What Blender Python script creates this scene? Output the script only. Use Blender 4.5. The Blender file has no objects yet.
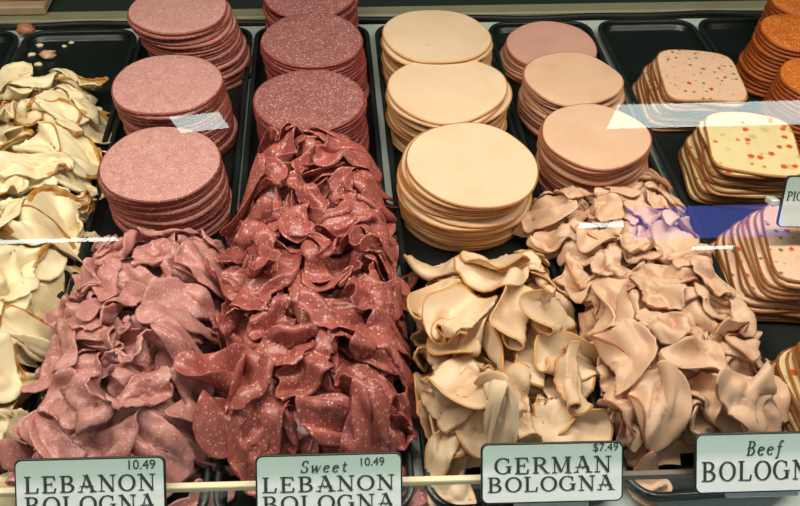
import bpy, math, random
import numpy as np

# ------------------------------------------------------------------ camera, world, lights, exposure
SC = bpy.context.scene
COL = SC.collection
PI = math.pi
F_PX, IMG_W, IMG_H = 790.0, 800, 506
PITCH, YAW, ROLL = math.radians(45.82), math.radians(-6.12), math.radians(2.13)
CAM = np.array([0.0, 0.0, 0.50])


def cam_basis():
    fw = np.array([-math.sin(YAW) * math.cos(PITCH), math.cos(YAW) * math.cos(PITCH), -math.sin(PITCH)])
    rt = np.array([math.cos(YAW), math.sin(YAW), 0.0])
    up = np.cross(rt, fw)
    return rt * math.cos(ROLL) + up * math.sin(ROLL), -rt * math.sin(ROLL) + up * math.cos(ROLL), fw


from mathutils import Matrix, Vector
rt_, up_, fw_ = cam_basis()
cd = bpy.data.cameras.new('camera')
cam = bpy.data.objects.new('camera', cd)
COL.objects.link(cam)
M4 = Matrix.Identity(4)
for i in range(3):
    M4[i][0], M4[i][1], M4[i][2], M4[i][3] = rt_[i], up_[i], -fw_[i], CAM[i]
cam.matrix_world = M4
cd.sensor_width = 36.0
cd.lens = F_PX / IMG_W * 36.0
cd.clip_start = 0.01
cd.clip_end = 60
SC.camera = cam

w = bpy.data.worlds.new('store_air')
SC.world = w
w.use_nodes = True
w.node_tree.nodes['Background'].inputs[0].default_value = (0.80, 0.95, 0.86, 1)
w.node_tree.nodes['Background'].inputs[1].default_value = 0.04

SC.view_settings.view_transform = 'Standard'
SC.view_settings.look = 'None'
SC.view_settings.gamma = 1
SC.view_settings.exposure = 0.0


def area_light(name, loc, rot, sx, sy, power, col):
    ld = bpy.data.lights.new(name, 'AREA')
    ld.shape = 'RECTANGLE'
    ld.size, ld.size_y = sx, sy
    ld.energy = power
    ld.color = col
    o = bpy.data.objects.new(name, ld)
    o.location = loc
    o.rotation_euler = rot
    COL.objects.link(o)
    return o


# the fluorescent tube under the canopy above the case
area_light('canopy_tube_light', (0.06, 0.45, 0.70), (math.radians(-8), 0, 0), 1.5, 0.08, 11.4, (1.0, 0.935, 0.83))
# the nearest row of shop ceiling fixtures over the aisle in front of the case
area_light('aisle_light', (0.3, -0.8, 1.88), (math.radians(28), 0, 0), 3.0, 0.4, 5.5, (0.92, 1.0, 0.95))

rng = np.random.default_rng(11)
random.seed(11)


# ------------------------------------------------------------------ helpers
def empty(name, loc=(0, 0, 0), rot=(0, 0, 0)):
    o = bpy.data.objects.new(name, None)
    o.location = loc
    o.rotation_euler = rot
    o.empty_display_size = 0.02
    COL.objects.link(o)
    return o


def tag(o, label=None, cat=None, group=None, kind=None):
    if label:
        o['label'] = label
    if cat:
        o['category'] = cat
    if group:
        o['group'] = group
    if kind:
        o['kind'] = kind
    return o


def mesh(name, V, F, mats, smooth=True, fm=None):
    me = bpy.data.meshes.new(name)
    me.from_pydata([tuple(map(float, v)) for v in V], [], [tuple(map(int, f)) for f in F])
    for m in (mats if isinstance(mats, (list, tuple)) else [mats]):
        me.materials.append(m)
    if fm is not None:
        me.polygons.foreach_set('material_index', np.asarray(fm, dtype=np.int32))
    if smooth:
        me.polygons.foreach_set('use_smooth', np.ones(len(me.polygons), dtype=bool))
    me.update()
    return me


def link(name, me, parent=None, loc=(0, 0, 0), rot=(0, 0, 0)):
    o = bpy.data.objects.new(name, me)
    o.location = loc
    o.rotation_euler = rot
    if parent is not None:
        o.parent = parent
    COL.objects.link(o)
    return o


def box_vf(x0, x1, y0, y1, z0, z1, b=0.0):
    """a box, its four upright and its top edges chamfered by b"""
    if b <= 0:
        V = [(x, y, z) for z in (z0, z1) for x, y in ((x0, y0), (x1, y0), (x1, y1), (x0, y1))]
        F = [(3, 2, 1, 0), (4, 5, 6, 7)] + [(i, (i + 1) % 4, 4 + (i + 1) % 4, 4 + i) for i in range(4)]
        return V, F
    def ring(i, z):
        return [(x0 + i + b, y0 + i, z), (x1 - i - b, y0 + i, z), (x1 - i, y0 + i + b, z), (x1 - i, y1 - i - b, z),
                (x1 - i - b, y1 - i, z), (x0 + i + b, y1 - i, z), (x0 + i, y1 - i - b, z), (x0 + i, y0 + i + b, z)]
    R = [ring(b, z0), ring(0, z0 + b), ring(0, z1 - b), ring(b, z1)]
    return loft(R, True)


def loft(R, caps=False):
    n = len(R[0])
    V = [p for r in R for p in r]
    F = []
    for k in range(len(R) - 1):
        for i in range(n):
            j = (i + 1) % n
            F.append((k * n + i, k * n + j, (k + 1) * n + j, (k + 1) * n + i))
    if caps:
        F.append(tuple(range(n - 1, -1, -1)))
        F.append(tuple((len(R) - 1) * n + i for i in range(n)))
    return V, F


def merge(parts):
    V, F = [], []
    for v, f in parts:
        o = len(V)
        V += list(v)
        F += [tuple(i + o for i in q) for q in f]
    return V, F


def rrect(x0, x1, y0, y1, r, z, n=8):
    out = []
    for cx, cy, a0 in ((x1 - r, y0 + r, -PI / 2), (x1 - r, y1 - r, 0), (x0 + r, y1 - r, PI / 2), (x0 + r, y0 + r, PI)):
        for k in range(n + 1):
            a = a0 + PI / 2 * k / n
            out.append((cx + r * math.cos(a), cy + r * math.sin(a), z))
    return out


# ------------------------------------------------------------------ materials
def srgb(r, g, b):
    f = lambda c: (c / 255 / 12.92) if c / 255 <= 0.04045 else ((c / 255 + 0.055) / 1.055) ** 2.4
    return (f(r), f(g), f(b), 1)


def new_mat(name):
    m = bpy.data.materials.new(name)
    m.use_nodes = True
    nt = m.node_tree
    b = nt.nodes['Principled BSDF']
    return m, nt, b


def plain(name, col, rough=0.5, spec=0.5, noise=0.0, nscale=30, metal=0.0):
    m, nt, b = new_mat(name)
    b.inputs['Roughness'].default_value = rough
    b.inputs['Specular IOR Level'].default_value = spec
    b.inputs['Metallic'].default_value = metal
    if noise > 0:
        tc = nt.nodes.new('ShaderNodeTexCoord')
        n = nt.nodes.new('ShaderNodeTexNoise')
        n.inputs['Scale'].default_value = nscale
        n.inputs['Detail'].default_value = 5
        nt.links.new(tc.outputs['Object'], n.inputs['Vector'])
        mx = nt.nodes.new('ShaderNodeMix')
        mx.data_type = 'RGBA'
        nt.links.new(n.outputs['Fac'], mx.inputs['Factor'])
        mx.inputs[6].default_value = tuple(c * (1 - noise) for c in col[:3]) + (1,)
        mx.inputs[7].default_value = tuple(min(1, c * (1 + noise)) for c in col[:3]) + (1,)
        nt.links.new(mx.outputs[2], b.inputs['Base Color'])
    else:
        b.inputs['Base Color'].default_value = col
    return m


def meat(name, base, base2, specks=(), rough=0.42, spec=0.45, bump=0.15, sss=0.0, bscale=900, patch=60, shade=None):
    """base colours mottled by noise; specks = [(colour, cell scale, threshold, softness, keep share)]"""
    m, nt, b = new_mat(name)
    N, L = nt.nodes, nt.links
    tc = N.new('ShaderNodeTexCoord')
    oi = N.new('ShaderNodeObjectInfo')
    mul = N.new('ShaderNodeMath'); mul.operation = 'MULTIPLY'; mul.inputs[1].default_value = 3.7
    L.new(oi.outputs['Random'], mul.inputs[0])
    add = N.new('ShaderNodeVectorMath'); add.operation = 'ADD'
    L.new(tc.outputs['Object'], add.inputs[0])
    L.new(mul.outputs[0], add.inputs[1])
    no = N.new('ShaderNodeTexNoise')
    no.inputs['Scale'].default_value = patch
    no.inputs['Detail'].default_value = 6
    no.inputs['Roughness'].default_value = 0.7
    L.new(add.outputs[0], no.inputs['Vector'])
    rr = N.new('ShaderNodeValToRGB')
    rr.color_ramp.elements[0].position = 0.36
    rr.color_ramp.elements[1].position = 0.64
    rr.color_ramp.elements[0].color = base
    rr.color_ramp.elements[1].color = base2
    L.new(no.outputs['Fac'], rr.inputs[0])
    cur = rr.outputs[0]
    if shade:
        sx = N.new('ShaderNodeMix'); sx.data_type = 'RGBA'
        L.new(oi.outputs['Random'], sx.inputs['Factor'])
        L.new(cur, sx.inputs[6])
        sx.inputs[7].default_value = shade
        cur = sx.outputs[2]
    wob = N.new('ShaderNodeTexNoise')
    wob.inputs['Scale'].default_value = 420
    L.new(add.outputs[0], wob.inputs['Vector'])
    wsc = N.new('ShaderNodeVectorMath'); wsc.operation = 'SCALE'; wsc.inputs['Scale'].default_value = 0.0022
    L.new(wob.outputs['Color'], wsc.inputs[0])
    pos = N.new('ShaderNodeVectorMath'); pos.operation = 'ADD'
    L.new(add.outputs[0], pos.inputs[0]); L.new(wsc.outputs[0], pos.inputs[1])
    for (c, sc, th, soft, keep) in specks:
        v = N.new('ShaderNodeTexVoronoi')
        v.inputs['Scale'].default_value = sc
        L.new(pos.outputs[0], v.inputs['Vector'])
        mr = N.new('ShaderNodeMapRange')
        mr.inputs['From Min'].default_value = th - soft
        mr.inputs['From Max'].default_value = th + soft
        mr.inputs['To Min'].default_value = 1
        mr.inputs['To Max'].default_value = 0
        L.new(v.outputs['Distance'], mr.inputs['Value'])
        sep = N.new('ShaderNodeSeparateColor')
        L.new(v.outputs['Color'], sep.inputs[0])
        lt = N.new('ShaderNodeMath'); lt.operation = 'LESS_THAN'; lt.inputs[1].default_value = keep
        L.new(sep.outputs[0], lt.inputs[0])
        fm = N.new('ShaderNodeMath'); fm.operation = 'MULTIPLY'
        L.new(mr.outputs[0], fm.inputs[0]); L.new(lt.outputs[0], fm.inputs[1])
        mx = N.new('ShaderNodeMix'); mx.data_type = 'RGBA'
        L.new(fm.outputs[0], mx.inputs['Factor'])
        L.new(cur, mx.inputs[6])
        mx.inputs[7].default_value = c
        cur = mx.outputs[2]
    L.new(cur, b.inputs['Base Color'])
    b.inputs['Roughness'].default_value = rough
    b.inputs['Specular IOR Level'].default_value = spec
    if sss > 0:
        b.inputs['Subsurface Weight'].default_value = sss
        b.inputs['Subsurface Radius'].default_value = (0.004, 0.0018, 0.001)
        b.inputs['Subsurface Scale'].default_value = 1.0
    if bump > 0:
        bn = N.new('ShaderNodeTexNoise')
        bn.inputs['Scale'].default_value = bscale
        bn.inputs['Detail'].default_value = 3
        L.new(add.outputs[0], bn.inputs['Vector'])
        bp = N.new('ShaderNodeBump')
        bp.inputs['Strength'].default_value = bump
        bp.inputs['Distance'].default_value = 0.001
        L.new(bn.outputs['Fac'], bp.inputs['Height'])
        L.new(bp.outputs[0], b.inputs['Normal'])
    return m


M = {}
M['lebanon'] = meat('lebanon_bologna', srgb(194, 137, 129), srgb(210, 158, 147),
                    [(srgb(226, 188, 176), 560, 0.34, 0.16, 0.5), (srgb(160, 96, 92), 700, 0.33, 0.14, 0.35)], rough=0.42, patch=140)
M['lebanon_edge'] = meat('lebanon_edge', srgb(150, 72, 66), srgb(182, 104, 88), [(srgb(206, 140, 92), 420, 0.34, 0.12, 0.35)], rough=0.42, shade=srgb(124, 56, 48))
M['lebanon_loose'] = meat('lebanon_shaved', srgb(190, 124, 115), srgb(208, 150, 140),
                          [(srgb(232, 190, 178), 460, 0.30, 0.14, 0.4)], rough=0.36, spec=0.5, patch=110, sss=0.12)
M['sweet'] = meat('sweet_lebanon', srgb(138, 82, 79), srgb(160, 104, 98),
                  [(srgb(222, 172, 160), 420, 0.30, 0.12, 0.55), (srgb(196, 140, 130), 750, 0.34, 0.12, 0.4)], rough=0.38, patch=130)
M['sweet_edge'] = meat('sweet_edge', srgb(146, 58, 54), srgb(170, 80, 70), [(srgb(205, 140, 110), 520, 0.3, 0.1, 0.35)], rough=0.4, shade=srgb(112, 42, 38))
M['sweet_loose'] = meat('sweet_shaved', srgb(160, 80, 71), srgb(182, 103, 92),
                        [(srgb(232, 182, 168), 380, 0.28, 0.10, 0.45), (srgb(206, 134, 122), 620, 0.31, 0.12, 0.35)], rough=0.32, spec=0.55, patch=110, sss=0.12)
M['german'] = meat('german_bologna', srgb(230, 198, 160), srgb(235, 207, 172), [(srgb(150, 95, 60), 90, 0.07, 0.02, 0.2)], rough=0.42, bump=0.06, patch=25)
M['german_rind'] = meat('german_rind', srgb(222, 178, 124), srgb(206, 152, 92), rough=0.42, shade=srgb(176, 108, 52))
M['german_fold_rind'] = meat('german_fold_rind', srgb(226, 186, 132), srgb(216, 164, 100), rough=0.42, shade=srgb(206, 146, 84))
M['beef'] = meat('beef_bologna', srgb(218, 176, 142), srgb(226, 188, 156), [(srgb(190, 130, 100), 160, 0.08, 0.03, 0.25)], rough=0.42, bump=0.06, patch=25)
M['beef_pink'] = meat('beef_bologna_pink', srgb(208, 154, 138), srgb(214, 164, 146), [], rough=0.45, bump=0.06, patch=25)
M['beef_rind'] = meat('beef_rind', srgb(214, 160, 122), srgb(198, 136, 98), rough=0.42, shade=srgb(166, 92, 62))
M['turkey'] = meat('turkey_breast', srgb(238, 216, 168), srgb(245, 230, 190), [], rough=0.4, bump=0.1, patch=40)
M['turkey_rind'] = meat('turkey_browned', srgb(214, 164, 84), srgb(158, 92, 32), [], rough=0.45, patch=130)
M['loaf_pink'] = meat('loaf_pink', srgb(224, 182, 150), srgb(230, 192, 160),
                      [(srgb(118, 104, 62), 135, 0.24, 0.06, 0.62), (srgb(196, 76, 40), 100, 0.25, 0.05, 0.2), (srgb(190, 150, 100), 150, 0.22, 0.06, 0.3)], rough=0.42, bump=0.06)
M['loaf_cream'] = meat('loaf_cream', srgb(228, 206, 150), srgb(234, 214, 162),
                       [(srgb(212, 190, 122), 75, 0.30, 0.07, 0.35), (srgb(212, 92, 30), 105, 0.33, 0.07, 0.34)], rough=0.42, bump=0.06)
M['loaf_rind'] = meat('loaf_rind', srgb(192, 132, 76), srgb(166, 102, 50), rough=0.42, shade=srgb(128, 76, 32))
M['orange'] = meat('orange_salami', srgb(190, 92, 30), srgb(206, 116, 44),
                   [(srgb(232, 170, 92), 480, 0.36, 0.12, 0.5), (srgb(150, 62, 24), 560, 0.3, 0.1, 0.3)], rough=0.45)
M['orange_edge'] = meat('orange_edge', srgb(158, 70, 24), srgb(180, 92, 36), rough=0.45)
M['black_tray'] = plain('black_plastic', srgb(21, 28, 25), 0.3, 0.5, 0.15, 60)
M['black_rim'] = plain('black_plastic_rim', srgb(30, 39, 36), 0.28, 0.5)
M['deck'] = plain('white_deck', srgb(196, 208, 200), 0.35, 0.5, 0.06, 14)
M['steel'] = plain('olive_sill', srgb(140, 136, 108), 0.5, 0.4, 0.2, 26)
M['dark'] = plain('dark_panel', srgb(38, 48, 42), 0.6, 0.3, 0.15, 20)
M['cord'] = plain('cord_black', srgb(18, 22, 20), 0.5, 0.4)
M['cream_bar'] = plain('cream_plastic', srgb(214, 202, 160), 0.35, 0.5, 0.05, 40)
M['brown_bar'] = plain('brown_plastic', srgb(74, 62, 46), 0.35, 0.5)
M['ink'] = plain('ink', srgb(58, 74, 64), 0.6, 0.2)
M['tag_edge'] = plain('tag_edge', srgb(30, 42, 36), 0.45, 0.4)
M['clear_clip'] = plain('clip', srgb(206, 220, 210), 0.3, 0.5)
M['carton'] = plain('carton', srgb(178, 152, 120), 0.6, 0.3, 0.3, 45)


def tag_plate_mat():
    """printed card: grey green at the top fading to white, as printed"""
    m, nt, b = new_mat('printed_card')
    tc = nt.nodes.new('ShaderNodeTexCoord')
    sp = nt.nodes.new('ShaderNodeSeparateXYZ')
    nt.links.new(tc.outputs['Generated'], sp.inputs[0])
    r = nt.nodes.new('ShaderNodeValToRGB')
    e = r.color_ramp.elements
    e[0].position, e[0].color = 0.0, srgb(246, 253, 249)
    e[1].position, e[1].color = 1.0, srgb(184, 208, 195)
    for p, c in ((0.2, (248, 254, 250)), (0.36, (234, 245, 239)), (0.5, (244, 252, 247)), (0.72, (194, 217, 205))):
        q = e.new(p)
        q.color = srgb(*c)
    nt.links.new(sp.outputs['Y'], r.inputs[0])
    nt.links.new(r.outputs[0], b.inputs['Base Color'])
    b.inputs['Roughness'].default_value = 0.35
    return m


M['card'] = tag_plate_mat()


def glass_mat(name, strength=1.0):
    m = bpy.data.materials.new(name)
    m.use_nodes = True
    nt = m.node_tree
    nt.nodes.clear()
    out = nt.nodes.new('ShaderNodeOutputMaterial')
    tr = nt.nodes.new('ShaderNodeBsdfTransparent')
    tr.inputs[0].default_value = (0.99, 0.99, 0.985, 1)
    gl = nt.nodes.new('ShaderNodeBsdfGlossy')
    gl.inputs['Roughness'].default_value = 0.0
    fr = nt.nodes.new('ShaderNodeFresnel')
    fr.inputs[0].default_value = 1.5
    ge = nt.nodes.new('ShaderNodeNewGeometry')
    inv = nt.nodes.new('ShaderNodeMath'); inv.operation = 'SUBTRACT'; inv.inputs[0].default_value = strength
    nt.links.new(ge.outputs['Backfacing'], inv.inputs[1])
    mu = nt.nodes.new('ShaderNodeMath'); mu.operation = 'MULTIPLY'; mu.use_clamp = True
    nt.links.new(fr.outputs[0], mu.inputs[0]); nt.links.new(inv.outputs[0], mu.inputs[1])
    mx = nt.nodes.new('ShaderNodeMixShader')
    nt.links.new(mu.outputs[0], mx.inputs[0])
    nt.links.new(tr.outputs[0], mx.inputs[1])
    nt.links.new(gl.outputs[0], mx.inputs[2])
    nt.links.new(mx.outputs[0], out.inputs[0])
    return m


M['glass'] = glass_mat('clear_glass')

# ------------------------------------------------------------------ the case: deck, rear sill, back panel, front lip
TB = 0.003            # inside bottom of the trays
LIP = 0.014           # top of the tray rims
tag(link('floor', mesh('floor', *box_vf(-0.75, 0.95, 0.14, 0.876, -0.03, -0.001), M['deck'], False)), kind='structure')
tag(link('trim_1', mesh('trim_1', *box_vf(-0.75, 0.95, 0.886, 0.908, -0.03, 0.006, 0.002), M['steel'], False)), kind='structure')
tag(link('trim_2', mesh('trim_2', *box_vf(-0.75, 0.95, 0.9085, 0.965, -0.03, 0.003, 0.001), M['dark'], False)), kind='structure')
tag(link('wall_back', mesh('wall_back', *box_vf(-0.75, 0.95, 1.02, 1.04, -0.03, 0.75), M['dark'], False)), kind='structure')
tag(link('floor_back', mesh('floor_back', *box_vf(-0.75, 0.95, 0.965, 1.02, -0.03, 0.0), M['dark'], False)), kind='structure')
# a wavy black cord lying between deck and sill
R = []
for k in range(81):
    x = -0.7 + 1.6 * k / 80
    y0 = 0.8805 + 0.0014 * math.sin(x * 17) + 0.002 * math.sin(x * 41 + 1)
    R.append([(x, y0 + 0.0034 * math.cos(a), 0.0025 + 0.0034 * math.sin(a)) for a in [2 * PI * i / 10 for i in range(10)]])
tag(link('rear_cord', mesh('rear_cord', *loft(R, True), M['cord'])),
    'long wavy black cord running along the rear edge of the case', 'cord')
# beige carton lying on the sill, rear corner
ct = empty('carton', (-0.46, 0.914, 0.0065))
tag(ct, 'beige and brown streaked carton lying on the rear sill', 'box')
link('box_body', mesh('box_body', *box_vf(-0.16, 0.118, -0.017, 0.03, 0, 0.012, 0.002), M['carton'], False), ct)
link('lid_edge', mesh('lid_edge', *box_vf(-0.16, 0.118, -0.005, 0.03, 0.0122, 0.0175, 0.002), M['carton'], False), ct)


def tray(x0, x1, y0, y1, label):
    cx, cy = (x0 + x1) / 2, (y0 + y1) / 2
    t = empty('deli_tray', (cx, cy, 0.0))
    tag(t, label, 'tray', 'black deli trays side by side')
    hx, hy = (x1 - x0) / 2, (y1 - y0) / 2
    def rr(i, z):
        return rrect(-hx + i, hx - i, -hy + i, hy - i, max(0.024 - i, 0.006), z)
    basin = [rr(0.0052, LIP - 0.001), rr(0.006, LIP - 0.004), rr(0.0064, 0.0085), rr(0.0078, 0.0079), rr(0.0086, 0.0045), rr(0.0115, TB), rr(0.03, TB)]
    V, F = loft(basin)
    n = len(basin[0])
    F.append(tuple(range((len(basin) - 1) * n, len(basin) * n)))
    link('basin', mesh('basin', V, F, M['black_tray']), t)
    rim = [rr(0.0006, 0.0082), rr(0.0, LIP - 0.002), rr(0.0008, LIP - 0.0004), rr(0.002, LIP), rr(0.0042, LIP), rr(0.0052, LIP - 0.001)]
    link('rim', mesh('rim', *loft(rim), M['black_rim']), t)
    return t


TY0, TY1 = 0.233, 0.852
TRAYS = [(-0.500, -0.356, 'black tray at the far left edge, mostly out of view beside the turkey'),
         (-0.352, -0.2245, 'black tray holding the pale shaved turkey with browned edges'),
         (-0.2225, -0.0925, 'black tray holding pink lebanon bologna, stacked and shaved'),
         (-0.0905, 0.0435, 'black tray holding dark red sweet lebanon bologna'),
         (0.0495, 0.1825, 'black tray holding the cream coloured german bologna'),
         (0.1845, 0.311, 'black tray holding peach coloured beef bologna, stacked and shaved'),
         (0.318, 0.440, 'black tray holding the square loaf slices with pepper and pickle bits'),
         (0.443, 0.573, 'black tray holding the small orange salami stacks')]
for x0, x1, lab in TRAYS:
    tray(x0, x1, TY0, TY1, lab)

# front lip: clear panel with its bar, then the big sloping front glass standing on it
LIP_RZ = -0.0366
tag(link('splash_guard', mesh('splash_guard', *box_vf(-0.75, 0.95, -0.002, 0.002, -0.03, 0.034), M['glass'], False), None, (0, 0.2462, 0), (0, 0, LIP_RZ)),
    'low clear plastic panel standing along the front edge of the case', 'panel')
bar = empty('tag_rail', (0, 0.2462, 0.037), (0, 0, LIP_RZ))
tag(bar, 'thin cream and brown rail along the front edge, carrying the price tags', 'rail')
link('cream_bar', mesh('cream_bar', *box_vf(-0.75, 0.158, -0.0022, 0.0022, -0.003, 0.0022, 0.0006), M['cream_bar'], False), bar)
link('brown_bar', mesh('brown_bar', *box_vf(0.1581, 0.95, -0.0022, 0.0022, -0.003, 0.0022, 0.0006), M['brown_bar'], False), bar)
GLASS_ON = True
if GLASS_ON:
    fg = link('front_glass', mesh('front_glass', *box_vf(-0.95, 1.15, 0, 0.66, -0.006, 0), M['glass'], False), None, (0, 0.2495, 0.0405), (math.radians(56), 0, LIP_RZ))
    tag(fg, 'large clear sloping front glass of the case, reflecting the shop lights', 'glass')

# the shop beyond: ceiling, its fluorescent fixtures and a lit blue sign, seen only as reflections in the glass
def glow(name, col, power):
    m = bpy.data.materials.new(name)
    m.use_nodes = True
    nt = m.node_tree
    nt.nodes.clear()
    e = nt.nodes.new('ShaderNodeEmission')
    e.inputs[0].default_value = col
    e.inputs[1].default_value = power
    o = nt.nodes.new('ShaderNodeOutputMaterial')
    nt.links.new(e.outputs[0], o.inputs[0])
    return m


M['tube_glow'] = glow('tube_glow', (0.86, 1.0, 0.95, 1), 15)
M['strip_glow'] = glow('strip_glow', (0.9, 1.0, 0.97, 1), 22)
M['sign_glow'] = glow('sign_glow', (0.16, 0.22, 1.0, 1), 6)
M['fixture'] = plain('white_fixture', srgb(205, 210, 205), 0.5)
CZ = 1.93
tag(link('ceiling', mesh('ceiling', *box_vf(-5, 6, -9, -0.6, CZ + 0.02, CZ + 0.06), plain('ceiling_board', srgb(60, 64, 62), 0.8), False)), kind='structure')


def fixture(x, y, w_, d_, mat, label, rz=0.0):
    t = empty('ceiling_light', (x, y, CZ), (0, 0, rz))
    tag(t, label, 'ceiling light')
    link('housing', mesh('housing', *box_vf(-w_ / 2 - 0.02, w_ / 2 + 0.02, -d_ / 2 - 0.02, d_ / 2 + 0.02, -0.025, 0.02), M['fixture'], False), t)
    link('diffuser', mesh('diffuser', *box_vf(-w_ / 2, w_ / 2, -d_ / 2, d_ / 2, -0.03, -0.0255), mat, False), t)


fixture(1.56, -2.37, 0.96, 0.20, M['tube_glow'], 'broad ceiling light mirrored as a white band over the cream loaf')
fixture(-0.81, -2.33, 0.23, 0.13, M['tube_glow'], 'small ceiling light mirrored as a white patch on the lebanon stacks', 0.15)
fixture(-2.05, -3.62, 0.90, 0.045, M['strip_glow'], 'strip ceiling light mirrored as a streak over the turkey')
fixture(1.36, -3.60, 0.34, 0.06, M['strip_glow'], 'short strip ceiling light mirrored as a streak over the beef slices')
fixture(2.16, -4.02, 0.27, 0.045, M['strip_glow'], 'short strip ceiling light mirrored beside the fanned loaf stack')
sg = empty('shop_sign', (1.70, -3.0, 1.64))
tag(sg, 'lit blue shop sign mirrored as a blue band beside the fanned loaf', 'sign')
link('sign_case', mesh('sign_case', *box_vf(-0.42, 0.42, -0.06, -0.001, -0.10, 0.10, 0.004), M['fixture'], False), sg)
link('sign_face', mesh('sign_face', *box_vf(-0.41, 0.41, 0.0, 0.004, -0.09, 0.09), M['sign_glow'], False), sg)
for px in (-0.3, 0.3):
    link('hanger', mesh('hanger', *box_vf(px - 0.005, px + 0.005, -0.035, -0.025, 0.101, 0.305), M['fixture'], False), sg)

# ------------------------------------------------------------------ stacks of slices
ORD = ['topmost', 'second', 'third', 'fourth', 'fifth', 'sixth', 'seventh', 'eighth', 'ninth', 'tenth', 'eleventh', 'twelfth',
       'thirteenth', 'fourteenth', 'fifteenth', 'sixteenth', 'seventeenth', 'eighteenth', 'nineteenth', 'twentieth']


def outline_round(r, n=56, irr=0.012, seed=0):
    g = np.random.default_rng(seed)
    a = np.linspace(0, 2 * PI, n, endpoint=False)
    rad = r * (1 + sum(irr / k * g.normal() * np.cos(k * a + g.uniform(0, 6)) for k in (2, 3, 4, 5)))
    return np.stack([rad * np.cos(a), rad * np.sin(a)], 1)


def outline_loaf(wd, dp, n=56, seed=0):
    """square loaf cut: flat front, straight sides, low domed back, rounded corners"""
    g = np.random.default_rng(seed)
    a = np.linspace(0, 2 * PI, n, endpoint=False)
    p = 6.5
    c, s = np.cos(a), np.sin(a)
    rad = 1 / (np.abs(c) ** p + np.abs(s) ** p) ** (1 / p)
    x, y = rad * c * wd / 2, rad * s * dp / 2
    y = y + np.where(y > 0, 0.09 * dp * (1 - (2 * x / wd) ** 2) * (y / (dp / 2)), 0)
    y = y + 0.0006 * g.normal() * np.cos(3 * a)
    return np.stack([x, y], 1)


def slice_mesh(name, out, th, mats, seed, warp=0.0011, rind=None):
    """a flat slice with softly rounded edge and slightly wavy rim; returns (body mesh, rind mesh or None)"""
    g = np.random.default_rng(seed // 5)
    n = len(out)
    a = np.arctan2(out[:, 1], out[:, 0])
    ph = g.uniform(0, 6, 3)
    wv = warp * (np.cos(2 * a + ph[0]) + 0.7 * np.cos(3 * a + ph[1]) + 0.5 * np.cos(5 * a + ph[2]))
    def ring(k, z, wk=1.0):
        return [(out[i, 0] * k, out[i, 1] * k, z + wv[i] * wk * k ** 3) for i in range(n)]
    R = max(abs(out[:, 0]).max(), 0.01)
    e = 0.0009 / R
    edge_in = 1 - 0.0016 / R
    rings = [ring(0.02, th), ring(0.35, th), ring(0.7, th), ring(edge_in, th), ring(1 - e * 0.4, th * 0.86), ring(1, th * 0.5),
             ring(1 - e * 0.4, th * 0.14), ring(edge_in, 0), ring(0.5, 0), ring(0.02, 0)]
    if rind is None:
        V, F = loft(rings, True)
        V2, F2 = V, F
        fm = []
        for k in range(len(rings) - 1):
            fm += [1 if (3 <= k <= 6 and len(mats) > 1) else 0] * n
        fm += [0, 0]
        # loft goes top to bottom, so flip the faces outward
        F2 = [tuple(reversed(f)) for f in F2]
        return mesh(name, V2, F2, mats, True, fm), None
    top = loft(rings[:4])
    bot = loft(rings[7:])
    V, F = merge([top, bot])
    F.append(tuple(range(n - 1, -1, -1)))
    F.append(tuple(len(V) - n + i for i in range(n)))
    F = [tuple(reversed(f)) for f in F]
    b = mesh(name, V, F, mats, True)
    V, F = loft(rings[3:8])
    F = [tuple(reversed(f)) for f in F]
    return b, mesh(name + '_rind', V, F, rind, True)


def make_stack(name, cat, what, where, variants, cx, cy, top_z, count, pitch, drift, jit, tops=None, tilt=0.012, rotz=None, base=TB, group=None):
    """slices from the bottom up; drift(t) with t = 0 at the bottom, 1 at the top gives the offset"""
    z = top_z - count * pitch
    z = max(z, base)
    pitch = (top_z - z) / count
    rz0, lean = rng.uniform(0, 2 * PI), rng.normal(size=2) * tilt * 0.8
    for k in range(count):
        t = k / max(count - 1, 1)
        dx, dy = drift(t)
        j = jit if k < count - 1 else jit * 0.3
        me, rd = variants[int(rng.integers(len(variants)))]
        if k == count - 1 and tops is not None:
            me, rd = tops
        rz = (rz0 if rotz is None else rotz) + rng.normal() * 0.06
        tl = 0.0035
        o = link(name, me, None, (cx + dx + rng.normal() * j, cy + dy + rng.normal() * j, z + k * pitch),
                 (lean[0] * t + rng.normal() * tl, lean[1] * t + rng.normal() * tl, rz))
        i = count - 1 - k
        pos = (ORD[i] + ' slice of ' + where) if i == 0 else (ORD[i] + ' slice down in ' + where)
        tag(o, what + ', ' + pos, cat, group)
        if rd is not None:
            link('rind', rd, o)


LEB_T, RED_T = 0.0034, 0.0034
leb_var = [slice_mesh('lebanon_slice', outline_round(0.0515, seed=s), 0.0029, [M['lebanon'], M['lebanon_edge']], s, 0.0007) for s in range(4)]
swe_var = [slice_mesh('sweet_slice', outline_round(0.0525, seed=10 + s), 0.0028, [M['sweet'], M['sweet_edge']], s + 10, 0.0008) for s in range(4)]
ger_var = [slice_mesh('german_slice', outline_round(0.0585, irr=0.022, seed=20 + s), 0.0023, [M['german']], s + 20, 0.0012, M['german_rind']) for s in range(4)]
bee_var = [slice_mesh('beef_slice', outline_round(0.0500, irr=0.02, seed=30 + s), 0.0022, [M['beef']], s + 30, 0.0012, M['beef_rind']) for s in range(4)]
bpk_var = [slice_mesh('beef_pink_slice', outline_round(0.0510, irr=0.02, seed=35 + s), 0.0027, [M['beef_pink']], s + 30, 0.0010, M['beef_rind']) for s in range(2)]
lfp_var = [slice_mesh('loaf_slice', outline_loaf(0.084, 0.088, seed=40 + s), 0.0030, [M['loaf_pink']], s + 40, 0.0008, M['loaf_rind']) for s in range(3)]
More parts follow.
